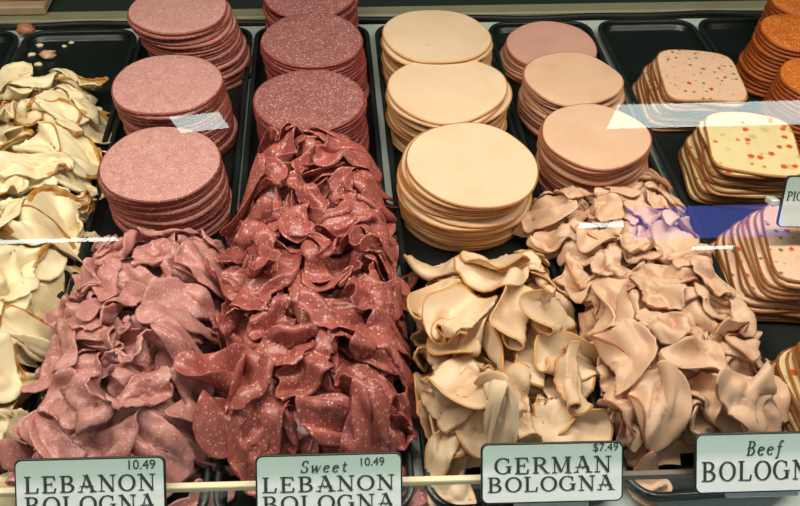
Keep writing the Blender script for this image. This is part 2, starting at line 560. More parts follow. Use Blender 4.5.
lfc_var = [slice_mesh('loaf_cream_slice', outline_loaf(0.084, 0.088, seed=45 + s), 0.0030, [M['loaf_cream']], s + 45, 0.0008, M['loaf_rind']) for s in range(3)]
ora_var = [slice_mesh('orange_slice', outline_round(0.0385, irr=0.01, seed=50 + s), 0.0042, [M['orange'], M['orange_edge']], s + 50, 0.0006) for s in range(3)]

lin = lambda ax, ay, bx=0, by=0: (lambda t: (ax + (bx - ax) * t, ay + (by - ay) * t))
LW = 'pink speckled lebanon bologna'
make_stack('lebanon_bologna_slice', 'meat slice', LW, 'the front lebanon stack', leb_var, -0.152, 0.543, 0.062, 17, 0.0035, lin(0.004, 0.002), 0.0012, group='front lebanon bologna stack')
make_stack('lebanon_bologna_slice', 'meat slice', LW, 'the middle lebanon stack', leb_var, -0.158, 0.653, 0.070, 19, 0.0035, lin(0.006, 0.002), 0.0013, group='middle lebanon bologna stack')
make_stack('lebanon_bologna_slice', 'meat slice', LW, 'the tall leaning rear lebanon stack', leb_var, -0.160, 0.775, 0.080, 20, 0.0038, lin(0.020, 0.004), 0.0013, group='rear lebanon bologna stack')
SW = 'dark red fat-flecked bologna'
make_stack('sweet_bologna_slice', 'meat slice', SW, 'the front sweet lebanon stack', swe_var, -0.024, 0.628, 0.065, 18, 0.0034, lin(0.004, 0), 0.0012, group='front sweet lebanon stack')
make_stack('sweet_bologna_slice', 'meat slice', SW, 'the middle sweet lebanon stack', swe_var, -0.021, 0.727, 0.070, 17, 0.0038, lin(0.004, 0), 0.0012, group='middle sweet lebanon stack')
make_stack('sweet_bologna_slice', 'meat slice', SW, 'the rear sweet lebanon stack', swe_var, -0.023, 0.826, 0.070, 14, 0.0042, lin(0.0, 0), 0.0014, group='rear sweet lebanon stack')


def g_drift(t):
    return (-0.004 + 0.006 * max(0, (t - 0.72) / 0.28), 0.001 - 0.003 * max(0, (t - 0.8) / 0.2) + 0.002 * math.sin(t * 9))


GW = 'cream german bologna slice with brown rind'
GW = 'cream german bologna'
make_stack('german_bologna_slice', 'meat slice', GW, 'the front german stack', ger_var, 0.1155, 0.531, 0.062, 18, 0.0033, g_drift, 0.0017, tilt=0.02, group='front german bologna stack')
make_stack('german_bologna_slice', 'meat slice', GW, 'the middle german stack', ger_var, 0.110, 0.647, 0.062, 18, 0.0033, lin(0.002, 0.002), 0.0018, tilt=0.02, group='middle german bologna stack')
make_stack('german_bologna_slice', 'meat slice', GW, 'the rear german stack', ger_var, 0.112, 0.743, 0.062, 18, 0.0033, lin(0.002, 0), 0.0018, tilt=0.02, group='rear german bologna stack')
BW = 'peach coloured beef bologna'
make_stack('beef_bologna_slice', 'meat slice', BW, 'the front beef stack', bee_var, 0.239, 0.569, 0.060, 17, 0.0034, lin(0.003, 0.004), 0.0020, tilt=0.022, group='front beef bologna stack')
make_stack('beef_bologna_slice', 'meat slice', BW, 'the middle beef stack', bee_var, 0.241, 0.668, 0.056, 16, 0.0033, lin(0.003, 0.002), 0.0020, tilt=0.022, group='middle beef bologna stack')
make_stack('beef_bologna_slice', 'meat slice', 'dusky pink beef bologna', 'the low rear beef stack', bpk_var, 0.244, 0.768, 0.032, 8, 0.0036, lin(-0.006, 0.0), 0.0018, tilt=0.02, group='rear beef bologna stack')
PW = 'square pink pepper-flecked loaf'
make_stack('loaf_slice', 'meat slice', PW, 'the rear loaf stack', lfp_var, 0.381, 0.677, 0.047, 12, 0.0036, lin(-0.014, 0.004), 0.0011, rotz=-0.12, tilt=0.012, group='rear square loaf stack')
make_stack('loaf_slice', 'meat slice', 'square cream pepper-dotted loaf', 'the middle loaf stack', lfc_var, 0.391, 0.563, 0.047, 12, 0.0036, lin(-0.010, 0.002), 0.0011, rotz=-0.12, tilt=0.012, group='middle square loaf stack')
make_stack('loaf_slice', 'meat slice', PW, 'the fanned front loaf stack', lfp_var, 0.392, 0.427, 0.047, 12, 0.0036, lin(-0.034, 0.0), 0.0012, rotz=-0.14, tilt=0.012, group='fanned square loaf stack')
make_stack('loaf_slice', 'meat slice', 'square yellowish loaf', 'the loaf stack nearest the beef tag', lfc_var, 0.370, 0.290, 0.047, 12, 0.0036, lin(-0.016, 0.0), 0.0015, rotz=-0.1, tilt=0.012, group='nearest square loaf stack')
OW = 'small orange salami'
make_stack('orange_salami_slice', 'meat slice', OW, 'the rear orange stack', ora_var, 0.496, 0.722, 0.070, 14, 0.0047, lin(-0.007, 0.006), 0.0006, group='rear orange salami stack')
make_stack('orange_salami_slice', 'meat slice', OW, 'the middle orange stack', ora_var, 0.488, 0.645, 0.062, 13, 0.0045, lin(-0.004, 0.0), 0.0006, group='middle orange salami stack')
make_stack('orange_salami_slice', 'meat slice', OW, 'the rearmost orange stack behind the others', ora_var, 0.540, 0.795, 0.066, 14, 0.0045, lin(0, 0), 0.0010, group='rearmost orange salami stack')
make_stack('orange_salami_slice', 'meat slice', OW, 'the front orange stack beside the cream loaf', ora_var, 0.492, 0.562, 0.056, 12, 0.0045, lin(-0.01, 0.0), 0.0010, group='front orange salami stack')

# ------------------------------------------------------------------ shaved heaps
CELL = 0.003
HX0, HY0 = -0.52, 0.20
NX, NY = int(1.0 / CELL), int(0.70 / CELL)
HM = np.full((NX, NY), TB)


def smooth_map(A, it):
    B = A.copy()
    for _ in range(it):
        P = np.pad(B, 1, mode='edge')
        B = (P[1:-1, 1:-1] * 2 + P[:-2, 1:-1] + P[2:, 1:-1] + P[1:-1, :-2] + P[1:-1, 2:]) / 6
    return B


def samp(A, x, y):
    fx = np.clip((x - HX0) / CELL, 0, NX - 1.001)
    fy = np.clip((y - HY0) / CELL, 0, NY - 1.001)
    i, j = fx.astype(int), fy.astype(int)
    a, b = fx - i, fy - j
    return (A[i, j] * (1 - a) * (1 - b) + A[i + 1, j] * a * (1 - b) + A[i, j + 1] * (1 - a) * b + A[i + 1, j + 1] * a * b)


from math import erf
ERF = np.vectorize(erf)


def bend(s, v, bumps, nq=26):
    """a sheet line of length s bent by curvature bumps (angle, place, width, skew along v): returns x and z"""
    x = np.zeros_like(s)
    z = np.zeros_like(s)
    prev = np.zeros_like(s)
    for q in range(nq):
        t = s * (q + 0.5) / nq
        th = np.zeros_like(s)
        for (al, p, wd, sk, cn) in bumps:
            pl = p + sk * v
            u = (t - pl) / wd
            u0 = (-pl) / wd
            th += al * (1 + cn * v) * 0.5 * (np.tanh(u * 1.2) - np.tanh(u0 * 1.2))
        x += np.cos(th) * s / nq
        z += np.sin(th) * s / nq
    return x, z


NR, NA = 16, 56
RF = np.concatenate([[0.0], np.linspace(0.12, 0.88, NR - 3), [0.955, 1.0]])   # ring fractions (0 = centre)


def flat_piece(r, g, irr, ell, ragged):
    a = np.linspace(0, 2 * PI, NA, endpoint=False)
    rad = 1 + sum(irr / math.sqrt(k) * g.normal() * np.cos(k * a + g.uniform(0, 6.28)) for k in (1, 2, 3, 4, 5))
    if ragged > 0:
        rad = rad + ragged * g.normal(size=NA)
    U = [np.zeros(1)]
    V = [np.zeros(1)]
    for f in RF[1:]:
        rr = r * f * (1 + (rad - 1) * f)
        U.append(rr * np.cos(a) * ell)
        V.append(rr * np.sin(a) / ell)
    return np.concatenate(U), np.concatenate(V)


def form_bumps(form, r, g):
    sg = g.choice([-1, 1])
    if form == 'folded':
        return [(sg * g.uniform(2.4, 3.0), g.uniform(-0.3, 0.3) * r, g.uniform(0.09, 0.2) * r, g.uniform(-0.35, 0.35), g.uniform(-0.15, 0.15) / r),
                (-sg * g.uniform(0.4, 1.9), g.uniform(0.45, 0.7) * r, 0.12 * r, g.uniform(-0.4, 0.4), 0),
                (-sg * g.uniform(0.4, 1.9), g.uniform(-0.7, -0.45) * r, 0.12 * r, g.uniform(-0.4, 0.4), 0)]
    if form == 'ruffled':
        out = []
        p = g.uniform(-0.85, -0.65) * r
        s2 = sg
        while p < 0.85 * r:
            out.append((s2 * g.uniform(2.0, 3.0), p, g.uniform(0.07, 0.13) * r, g.uniform(-0.35, 0.35), g.uniform(-0.3, 0.3) / r))
            p += g.uniform(0.3, 0.52) * r
            s2 = -s2
        return out
    if form == 'rolled':
        tot = g.uniform(4.5, 7.0)
        return [(sg * tot, g.uniform(-0.15, 0.25) * r, g.uniform(0.4, 0.65) * r, g.uniform(-0.3, 0.3), g.uniform(-0.35, 0.35) / r)]
    if form == 'curled':
        return [(sg * g.uniform(2.8, 4.4), g.uniform(0.1, 0.4) * r, g.uniform(0.18, 0.36) * r, g.uniform(-0.4, 0.4), g.uniform(-0.45, 0.45) / r),
                (-sg * g.uniform(1.0, 2.4), -0.4 * r, 0.13 * r, g.uniform(-0.4, 0.4), 0)]
    # draped
    return [(g.uniform(-1.4, 1.4), p * r, g.uniform(0.1, 0.25) * r, g.uniform(-0.5, 0.5), 0) for p in (-0.5, 0.05, 0.5)]


def sheet_topology():
    F, E, B2 = [], set(), set()
    vid = lambda k, i: 0 if k == 0 else 1 + (k - 1) * NA + i % NA
    for i in range(NA):
        F.append((0, vid(1, i), vid(1, i + 1)))
        E.add((0, vid(1, i)))
        B2.add((0, vid(2, i)))
    for k in range(1, NR):
        for i in range(NA):
            E.add((vid(k, i), vid(k, i + 1)))
            if i % 2 == 0:
                B2.add((vid(k, i), vid(k, i + 4)))
            if k < NR - 1:
                E.add((vid(k, i), vid(k + 1, i)))
                E.add((vid(k, i), vid(k + 1, i + 1)))
                F.append((vid(k, i), vid(k + 1, i), vid(k + 1, i + 1), vid(k, i + 1)))
            if k < NR - 2:
                B2.add((vid(k, i), vid(k + 2, i)))
    return F, np.array(sorted(E)), np.array(sorted(B2))


SHEET_F, SHEET_E, SHEET_B = sheet_topology()
NVS = 1 + (NR - 1) * NA
TRI = np.array([q for q in SHEET_F if len(q) == 3])
QUAD = np.array([q for q in SHEET_F if len(q) == 4])
DEG_E = np.maximum(np.bincount(SHEET_E.ravel(), minlength=NVS), 1)[:, None]
DEG_B = np.maximum(np.bincount(SHEET_B.ravel(), minlength=NVS), 1)[:, None]


def pull(Q, E, rest, deg, k):
    """move the ends of every edge towards its rest length"""
    d = Q[E[:, 1]] - Q[E[:, 0]]
    L = np.sqrt((d * d).sum(1)) + 1e-9
    c = d * ((L - rest) / L * 0.5)[:, None]
    D = np.empty_like(Q)
    for a in range(3):
        D[:, a] = np.bincount(E[:, 0], c[:, a], NVS) - np.bincount(E[:, 1], c[:, a], NVS)
    return Q + D / deg * (k * 2.0)


def crumple(U, V, r, g, rest, squeeze):
    """push a flat sheet together sideways and let it buckle: returns its points"""
    fl = np.stack([U, V], 1)
    restf = np.linalg.norm(fl[SHEET_B[:, 1]] - fl[SHEET_B[:, 0]], axis=1)
    q = g.uniform(0, PI)
    Z = np.zeros_like(U)
    wl = 1.0 - squeeze
    for (dq, f0, f1, am) in ((0.0, 3.2, 5.0, 2.6), (0.5, 2.6, 4.4, 1.6), (1.4, 1.4, 2.6, 1.5), (-0.6, 4.5, 6.5, 0.8)):
        a = q + dq + g.normal() * 0.25
        kx, ky = math.cos(a), math.sin(a)
        fq = g.uniform(f0, f1) / r
        warp = 0.35 * r * np.sin(g.uniform(1.2, 2.5) / r * (-U * ky + V * kx) + g.uniform(0, 6.28))
        amp = am * wl * g.uniform(0.7, 1.3) / fq * (1 + 0.5 * np.sin(1.8 / r * (-U * ky + V * kx) + g.uniform(0, 6.28)))
        Z += amp * np.sin(fq * (U * kx + V * ky + warp) + g.uniform(0, 6.28))
    c, s_ = math.cos(q), math.sin(q)
    a, b = U * c + V * s_, -U * s_ + V * c
    s1, s2 = squeeze * g.uniform(0.75, 1.0), min(1.0, squeeze * g.uniform(1.15, 1.6))
    a, b = a * s1, b * s2
    P = np.stack([a * c - b * s_, a * s_ + b * c, Z], 1)
    lim = np.array([1.02 * s1 * r, 1.05 * s2 * r])
    for it in range(46):
        P = pull(P, SHEET_B, restf * 0.97, DEG_B, 0.30)
        P = pull(P, SHEET_E, rest, DEG_E, 0.85)
        aa, bb = P[:, 0] * c + P[:, 1] * s_, -P[:, 0] * s_ + P[:, 1] * c
        aa = np.where(np.abs(aa) > lim[0], aa - 0.25 * (aa - np.sign(aa) * lim[0]), aa)
        bb = np.where(np.abs(bb) > lim[1], bb - 0.25 * (bb - np.sign(bb) * lim[1]), bb)
        P[:, 0], P[:, 1] = aa * c - bb * s_, aa * s_ + bb * c
    return P - P.mean(0)


def build_piece(name, r, form, cx, cy, az, g, mats, th, rind=None, rind_arc=1.0, irr=0.06, ell=1.0, ragged=0.0, tilt=0.35, sink=0.25, soft=0.0022, lift=0.0, hs=None, spin=None, its=16, grav=0.0002, cross=1.0, squash=1.0, flat=0.35, up_bias=0.75, squeeze=0.62, rind_rings=1):
    """one thin slice: a flat sheet bent into its folds, laid on the heap and let settle on what lies below; grows the height map"""
    global HM
    U, V = flat_piece(r, g, irr, ell, ragged)
    k = g.uniform(0, 2 * PI)
    U, V = U * math.cos(k) - V * math.sin(k), U * math.sin(k) + V * math.cos(k)
    fl = np.stack([U, V], 1)
    rest = np.linalg.norm(fl[SHEET_E[:, 1]] - fl[SHEET_E[:, 0]], axis=1)
    bumps = form_bumps('draped' if form == 'crumpled' else form, r, g)
    X, Z = bend(U, V, bumps)
    Y, Z2 = bend(V, U, [(cross * g.uniform(-1.8, 1.8), g.uniform(-0.5, 0.5) * r, g.uniform(0.12, 0.35) * r, g.uniform(-0.3, 0.3), 0),
                        (cross * g.uniform(-1.2, 1.2), g.uniform(-0.7, 0.7) * r, g.uniform(0.12, 0.3) * r, g.uniform(-0.3, 0.3), 0)])
    rr = np.sqrt(U * U + V * V) / r
    an = np.arctan2(V, U)
    Z = Z + Z2 + 0.06 * r * rr ** 3 * np.sin(g.integers(3, 7) * an + g.uniform(0, 6.28)) * g.uniform(0.3, 1.2)
    P = np.stack([X - X.mean(), Y - Y.mean(), Z - Z.mean()], 1)
    if form == 'crumpled':
        P = crumple(U, V, r, g, rest, squeeze)
    P = pull(pull(P, SHEET_E, rest, DEG_E, 0.8), SHEET_E, rest, DEG_E, 0.8)
    if form == 'ruffled':          # level the run of pleats
        c = np.polyfit(U, P[:, 2], 1)[0], np.polyfit(U, P[:, 0], 1)[0]
        P = P @ np.array(Matrix.Rotation(math.atan2(c[0], c[1]), 3, 'Y')).T
    elif form in ('folded', 'curled', 'draped'):
        crest = P[np.abs(U) < 0.25 * r][:, 2].mean()
        if crest < P[:, 2].mean() and g.random() < up_bias:      # most folds lie with the crease upwards
            P = P @ np.array(Matrix.Rotation(PI, 3, 'X')).T
        if g.random() < flat:
            ev, evec = np.linalg.eigh(np.cov(P.T))
            nrm = evec[:, 0] * (1 if evec[2, 0] >= 0 else -1)
            ax = np.cross(nrm, [0, 0, 1.0])
            s_, c_ = np.linalg.norm(ax), float(nrm[2])
            if s_ > 1e-6:
                P = P @ np.array(Matrix.Rotation(math.atan2(s_, c_) * g.uniform(0.5, 0.9), 3, Vector(ax / s_))).T
    tx, ty = spin if spin is not None else (g.normal() * tilt, g.normal() * tilt)
    P = P @ np.array(Matrix.Rotation(az, 3, 'Z') @ Matrix.Rotation(tx, 3, 'X') @ Matrix.Rotation(ty, 3, 'Y')).T
    restb = np.linalg.norm(P[SHEET_B[:, 1]] - P[SHEET_B[:, 0]], axis=1)
    x, y = P[:, 0] + cx, P[:, 1] + cy
    squash = min(squash, 1.0 * r / (P[:, 2].max() - P[:, 2].min()))
    z = P[:, 2] * squash + samp(hs, x, y)
    d = z - samp(HM, x, y)
    d = d - np.quantile(d, sink) + lift
    d = soft * np.logaddexp(0, d / soft)
    Q = np.stack([x, y, samp(HM, x, y) + d], 1)
    gap = th * 0.5 + 0.0005
    for it in range(its):
        Q[:, 2] -= grav
        Q = pull(Q, SHEET_B, restb, DEG_B, 0.4)
        Q = pull(Q, SHEET_E, rest, DEG_E, 0.85)
        h = samp(HM, Q[:, 0], Q[:, 1]) + gap
        Q[:, 2] = np.where(Q[:, 2] < h, Q[:, 2] + 0.7 * (h - Q[:, 2]), Q[:, 2])
    n = NVS
    grid = Q[1:].reshape(NR - 1, NA, 3)
    for _ in range(1):
        gz = grid
        up = np.concatenate([np.broadcast_to(Q[0], (1, NA, 3)), gz[:-1]])
        dn = np.concatenate([gz[1:], 2 * gz[-1:] - gz[-2:-1]])
        grid = 0.6 * gz + 0.1 * (np.roll(gz, 1, 1) + np.roll(gz, -1, 1) + up + dn)
    Q[1:] = grid.reshape(-1, 3)
    F = SHEET_F
    Nn = np.zeros_like(Q)
    for f in (TRI, QUAD[:, :3], QUAD[:, [0, 2, 3]]):
        cr = np.cross(Q[f[:, 1]] - Q[f[:, 0]], Q[f[:, 2]] - Q[f[:, 0]])
        for c3 in range(3):
            np.add.at(Nn, f[:, c3], cr)
    Nn /= np.linalg.norm(Nn, axis=1, keepdims=True) + 1e-12
    rf = np.concatenate([[0], np.repeat(RF[1:], NA)])
    thick = th * np.where(rf > 0.99, 0.6, 1.0)[:, None]
    T, B = Q + Nn * thick / 2, Q - Nn * thick / 2
    org = np.array([cx, cy, Q[:, 2].mean()])
    VV = np.vstack([T, B]) - org
    last = 1 + (NR - 2) * NA
    side = []
    for i in range(NA):
        j = (i + 1) % NA
        side.append((last + i, n + last + i, n + last + j, last + j))
    Ft = list(F)
    Fb = [tuple(n + i for i in reversed(q)) for q in F]
    nf_in = NA + (NR - 2 - rind_rings) * NA
    if rind is None:
        o = link(name, mesh(name, VV, Ft + Fb + side, mats), None, org)
    else:
        on = np.ones(NA, dtype=bool)
        if rind_arc < 1:
            st = int(g.integers(NA))
            on[:] = False
            for q in range(max(4, int(rind_arc * NA))):
                on[(st + q) % NA] = True
        band = Ft[nf_in:]
        bandb = Fb[nf_in:]
        fb, fr = Ft[:nf_in] + Fb[:nf_in], []
        for i in range(NA):
            dst = fr if on[i] else fb
            for q in range(rind_rings):
                dst.extend([band[q * NA + i], bandb[q * NA + i]])
            dst.append(side[i])
        o = link(name, mesh(name, VV, fb, mats), None, org)
        used = sorted({i for q in fr for i in q})
        mp = {u: k2 for k2, u in enumerate(used)}
        link('rind', mesh(name + '_rind', VV[used], [tuple(mp[i] for i in q) for q in fr], rind), o)
    # grow the height map
    mid = 0.5 * (T[SHEET_E[:, 0]] + T[SHEET_E[:, 1]])
    px, py, pz = np.concatenate([T[:, 0], mid[:, 0]]), np.concatenate([T[:, 1], mid[:, 1]]), np.concatenate([np.maximum(T[:, 2], B[:, 2]), mid[:, 2]])
    i = np.clip(((px - HX0) / CELL).round().astype(int), 1, NX - 2)
    j = np.clip(((py - HY0) / CELL).round().astype(int), 1, NY - 2)
    for di, dj in ((0, 0), (1, 0), (0, 1), (-1, 0), (0, -1)):
        np.maximum.at(HM, (i + di, j + dj), pz)
    return o


CX = HX0 + np.arange(NX) * CELL
CY = HY0 + np.arange(NY) * CELL
GX, GY = np.meshgrid(CX, CY, indexing='ij')


def ss(a, b, x):
    t = np.clip((x - a) / (b - a), 0, 1)
    return t * t * (3 - 2 * t)


def profile(pts, y):
    return np.interp(y, [p[0] for p in pts], [p[1] for p in pts])


def core(name, mat, label, xl, xr, hp, y0, y1, edge=0.035, fy=0.03, depth=0.016):
    """the heap's intended surface, and the packed scraps that fill its inside, depth below that surface"""
    global HM
    L_, R_ = profile(xl, GY), profile(xr, GY)
    side = np.minimum(ss(-0.012, edge, GX - L_), ss(-0.012, edge, R_ - GX))
    ends = np.minimum(ss(y0 - 0.012, y0 + fy, GY), 1 - ss(y1 - fy, y1 + 0.01, GY))
    target = TB + profile(hp, GY) * side * ends
    n1 = 0.003 * np.sin(GX * 160 + 2 * np.sin(GY * 90)) * np.sin(GY * 130)
    z = target - depth + n1
    on = (z > TB + 0.004) & (GX > L_ + 0.02) & (GX < R_ - 0.02) & (GY > y0 + 0.008) & (GY < y1 - 0.008)
    HM = np.where(on, np.maximum(HM, z), HM)
    ids = -np.ones((NX, NY), dtype=int)
    V, F = [], []
    st = 2
    I, J = np.arange(0, NX, st), np.arange(0, NY, st)
    for i in I:
        for j in J:
            if on[i, j]:
                ids[i, j] = len(V)
                V.append((GX[i, j], GY[i, j], z[i, j] - 0.0006))
    for i in I[:-1]:
        for j in J[:-1]:
            q = (ids[i, j], ids[i + st, j], ids[i + st, j + st], ids[i, j + st])
            if min(q) >= 0:
                F.append(q)
    tag(link(name, mesh(name, V, F, mat)), label, 'meat scraps', None, 'stuff')
    return target


def heap(name, colour, heapname, ref_front, ref_back, target, xl, xr, y0, y1, n, sizes, forms, mats, th, rind=None, arc=1.0, seed=0, soft=0.0035, irr=0.06,
         ragged=0.0, tilt=0.35, sink=0.35, ellr=(0.9, 1.15), inset=0.012, group=None, front_scale=1.0, specials=(), lift=0.0, cross=1.0, squash=1.0, its=16, grav=0.0002, squeeze=0.62, face_up=False, rind_rings=1):
    g = np.random.default_rng(seed)
    fr = list(forms.keys())
    pr = np.array([forms[f] for f in fr], dtype=float)
    pr /= pr.sum()
    made = []
    HSm = smooth_map(HM, 20)
    sp_at = {int(sp.get('at', 0.9) * n): sp for sp in specials}
    for k in range(n):
        if k % 4 == 0:
            HSm = smooth_map(HM, 20)
            low = smooth_map(target - HM, 8)
        # lay the next slice where the heap is lowest against its intended surface, away from the last ones
        best, bd = None, -1e9
        for _ in range(22):
            y = g.uniform(y0 + inset, y1 - inset * 0.6)
            a, b = profile(xl, y) + inset, profile(xr, y) - inset
            x = g.uniform(a, b)
            near = min([math.hypot(x - p[2], y - p[3]) for p in made[-40:]] or [1])
            sc = float(samp(low, np.array([x]), np.array([y]))[0]) + 0.25 * min(near, 0.03)
            if sc > bd:
                best, bd = (x, y), sc
        x, y = best
        form = str(g.choice(fr, p=pr))
        t = (y - y0) / (y1 - y0)
        r = g.uniform(*sizes) * (front_scale + (1 - front_scale) * min(1, t * 1.6))
        az, spin = g.uniform(0, 2 * PI), None
        if face_up and form in ('rolled', 'curled'):     # rolls that lie with an open end up and to the front
            az, spin = g.normal() * 0.7, (-0.55 + 0.25 * g.normal(), 0.25 * g.normal())
        o = build_piece(name, r, form, x, y, az, g, mats, th, rind, arc if arc >= 1 else g.uniform(0.2, arc), irr, g.uniform(*ellr), ragged, tilt, sink, soft, lift, HSm, spin, its, grav, cross, squash, squeeze=squeeze, rind_rings=rind_rings)
        made.append((o, form, x, y))
    for sp in specials:
        kw = dict(sp)
        lab = kw.pop('label')
        form, x, y, r, az = kw.pop('form'), kw.pop('x'), kw.pop('y'), kw.pop('r'), kw.pop('az')
        o = build_piece(name, r, form, x, y, az, g, mats, th, rind, arc, irr, kw.pop('ell', 1.0), ragged, 0.1, kw.pop('sink', 0.3), soft, kw.pop('lift', 0.0), smooth_map(HM, 12), **kw)
        tag(o, lab, 'meat slice', group)
    # labels: form + place in the heap, then rank from the front where several would read alike
    byl = {}
    for (o, form, x, y) in made:
        t = (y - y0) / (y1 - y0)
        a, b = profile(xl, y), profile(xr, y)
        u = (x - a) / (b - a)
        row = ref_front if t < 0.2 else ('in its front half' if t < 0.45 else ('past its middle' if t < 0.72 else ref_back))
        sd = 'left edge' if u < 0.3 else ('right edge' if u > 0.7 else 'centre')
        byl.setdefault((form, row, sd), []).append((o, x, y))
    nums = ['frontmost', 'second back', 'third back', 'fourth back', 'fifth back', 'sixth back', 'seventh back', 'eighth back', 'ninth back', 'tenth back', 'eleventh back', 'twelfth back']
    for (form, row, sd), L in byl.items():
        L.sort(key=lambda q: q[2])
        for q, (o, x, y) in enumerate(L):
            lab = f'{form} {colour} slice, {heapname} {sd}, {row}'
            if len(L) > 1:
                lab = f'{form} {colour} slice, {nums[min(q, 11)]}, {heapname} {sd}, {row}'
            tag(o, lab, 'meat slice', group)


# turkey
XL, XR = [(0.24, -0.345), (0.75, -0.345)], [(0.22, -0.212), (0.45, -0.220), (0.62, -0.223), (0.66, -0.226), (0.71, -0.243), (0.75, -0.255)]
TG = core('turkey_scraps', M['turkey'], 'small pale turkey scraps packed inside the shaved turkey heap', XL, XR, [(0.22, 0.040), (0.45, 0.040), (0.72, 0.028)], 0.235, 0.735)
heap('turkey_slice', 'pale turkey', 'turkey heap', 'front end', 'rear end', TG, XL, XR, 0.240, 0.735, 135, (0.022, 0.037), dict(crumpled=3, ruffled=2, folded=3, curled=2, draped=0.5),
     M['turkey'], 0.0016, M['turkey_rind'], 0.62, rind_rings=2, seed=3, ragged=0.014, irr=0.10, ellr=(0.85, 1.3), group='shaved turkey slices', tilt=0.35)
# lebanon bologna
XL, XR = [(0.24, -0.218), (0.50, -0.214)], [(0.24, -0.094), (0.50, -0.091)]
TG = core('lebanon_scraps', M['lebanon_loose'], 'small pink scraps packed inside the lebanon bologna heap', XL, XR, [(0.24, 0.024), (0.36, 0.034), (0.5, 0.018)], 0.243, 0.485)
heap('lebanon_bologna_slice', 'pink', 'lebanon heap', 'behind its tag', 'below the stack', TG, XL, XR, 0.262, 0.485, 105, (0.020, 0.030), dict(crumpled=3, ruffled=2, folded=3, curled=2, rolled=0.8),
     M['lebanon_loose'], 0.0016, seed=5, ragged=0.012, irr=0.12, ellr=(0.85, 1.3), group='shaved lebanon bologna slices', front_scale=1.2, tilt=0.35,
     specials=[dict(form='draped', x=-0.098, y=0.252, r=0.017, az=0.4, squash=0.4, label='flat pink slice lying under the rail between the lebanon and sweet tags')])
# sweet lebanon bologna
XL, XR = [(0.24, -0.092), (0.36, -0.096), (0.50, -0.088), (0.55, -0.082), (0.58, -0.066)], [(0.24, 0.042), (0.30, 0.048), (0.40, 0.054), (0.48, 0.049), (0.54, 0.042), (0.58, 0.022)]
TG = core('sweet_scraps', M['sweet_loose'], 'small dark red scraps packed inside the sweet lebanon heap', XL, XR, [(0.24, 0.024), (0.34, 0.040), (0.50, 0.046), (0.58, 0.046)], 0.243, 0.578, fy=0.02)
heap('sweet_bologna_slice', 'dark red', 'sweet heap', 'behind its tag', 'against the stack', TG, XL, XR, 0.262, 0.572, 160, (0.024, 0.034), dict(crumpled=6, ruffled=3, curled=1, rolled=1.5),
     M['sweet_loose'], 0.0012, seed=8, ragged=0.006, irr=0.06, ellr=(0.9, 1.15), group='shaved sweet lebanon slices', tilt=0.35, cross=1.2, squeeze=0.55,
     specials=[dict(form='draped', x=0.044, y=0.247, r=0.017, az=0.4, squash=0.4, label='flat dark red slice lying under the rail between the sweet and german tags')])
# german bologna
XL, XR = [(0.24, 0.054), (0.32, 0.050), (0.46, 0.060)], [(0.24, 0.165), (0.31, 0.180), (0.40, 0.176), (0.46, 0.165)]
TG = core('german_scraps', M['german'], 'small cream scraps packed inside the german bologna heap', XL, XR, [(0.24, 0.026), (0.36, 0.028), (0.46, 0.012)], 0.243, 0.45)
heap('german_bologna_slice', 'cream', 'german heap', 'behind its tag', 'below the stack', TG, XL, XR, 0.264, 0.448, 52, (0.029, 0.040), dict(crumpled=1.5, folded=3, curled=3, rolled=2),
     M['german'], 0.0016, M['german_fold_rind'], 1.0, face_up=True, seed=12, irr=0.03, group='loose german bologna slices', tilt=0.4, cross=0.4,
     specials=[dict(form='rolled', x=0.161, y=0.452, r=0.030, az=0.2, spin=(-0.5, 0.1), label='cream rolled slice standing apart at the rear of the german heap'),
               dict(form='rolled', x=0.098, y=0.283, r=0.034, az=0.0, spin=(-0.75, 0.0), label='large cream slice curled into an open cup behind the german tag'),
               dict(form='draped', x=0.068, y=0.246, r=0.018, az=0.4, squash=0.4, label='flat cream slice lying under the rail just left of the german tag')])
# beef bologna
XL, XR = [(0.24, 0.190), (0.28, 0.178), (0.37, 0.179), (0.44, 0.169), (0.48, 0.157), (0.56, 0.17)], [(0.24, 0.306), (0.31, 0.314), (0.36, 0.320), (0.42, 0.313), (0.54, 0.300)]
TG = core('beef_scraps', M['beef'], 'small peach scraps packed inside the beef bologna heap', XL, XR, [(0.24, 0.026), (0.36, 0.036), (0.48, 0.034), (0.54, 0.024)], 0.243, 0.53)
heap('beef_bologna_slice', 'peach', 'beef heap', 'behind its tag', 'below the stack', TG, XL, XR, 0.264, 0.530, 155, (0.017, 0.025), dict(crumpled=3, ruffled=1, folded=3, curled=3),
     M['beef'], 0.0017, M['beef_rind'], 0.6, seed=21, ragged=0.008, irr=0.12, ellr=(0.85, 1.25), group='shaved beef bologna slices', front_scale=1.45, tilt=0.35, cross=0.8,
     specials=[dict(form='rolled', x=0.272, y=0.508, r=0.024, az=0.5, spin=(-0.6, 0.1), label='ring-shaped curl of peach beef bologna leaning at the top of its heap, touching the stack'),
               dict(form='draped', x=0.205, y=0.246, r=0.018, az=0.4, squash=0.4, label='flat peach slice lying under the rail between the german and beef tags')])

# crumbs on the empty end of the turkey tray
def crumb(name, x, y, s, mat, lab, group=None, z=TB):
    g = np.random.default_rng(int(1000 * abs(x) + 7000 * y))
    rings = []
    for k, f in ((0, 0.75), (0.3, 1.0), (0.65, 0.9), (1.0, 0.45)):
        rings.append([(s * f * (1 + 0.25 * g.normal()) * math.cos(a), 0.8 * s * f * (1 + 0.25 * g.normal()) * math.sin(a), s * 0.8 * k) for a in [2 * PI * i / 9 for i in range(9)]])
    tag(link(name, mesh(name, *loft(rings, True), mat), None, (x, y, z)), lab, 'crumb', group)


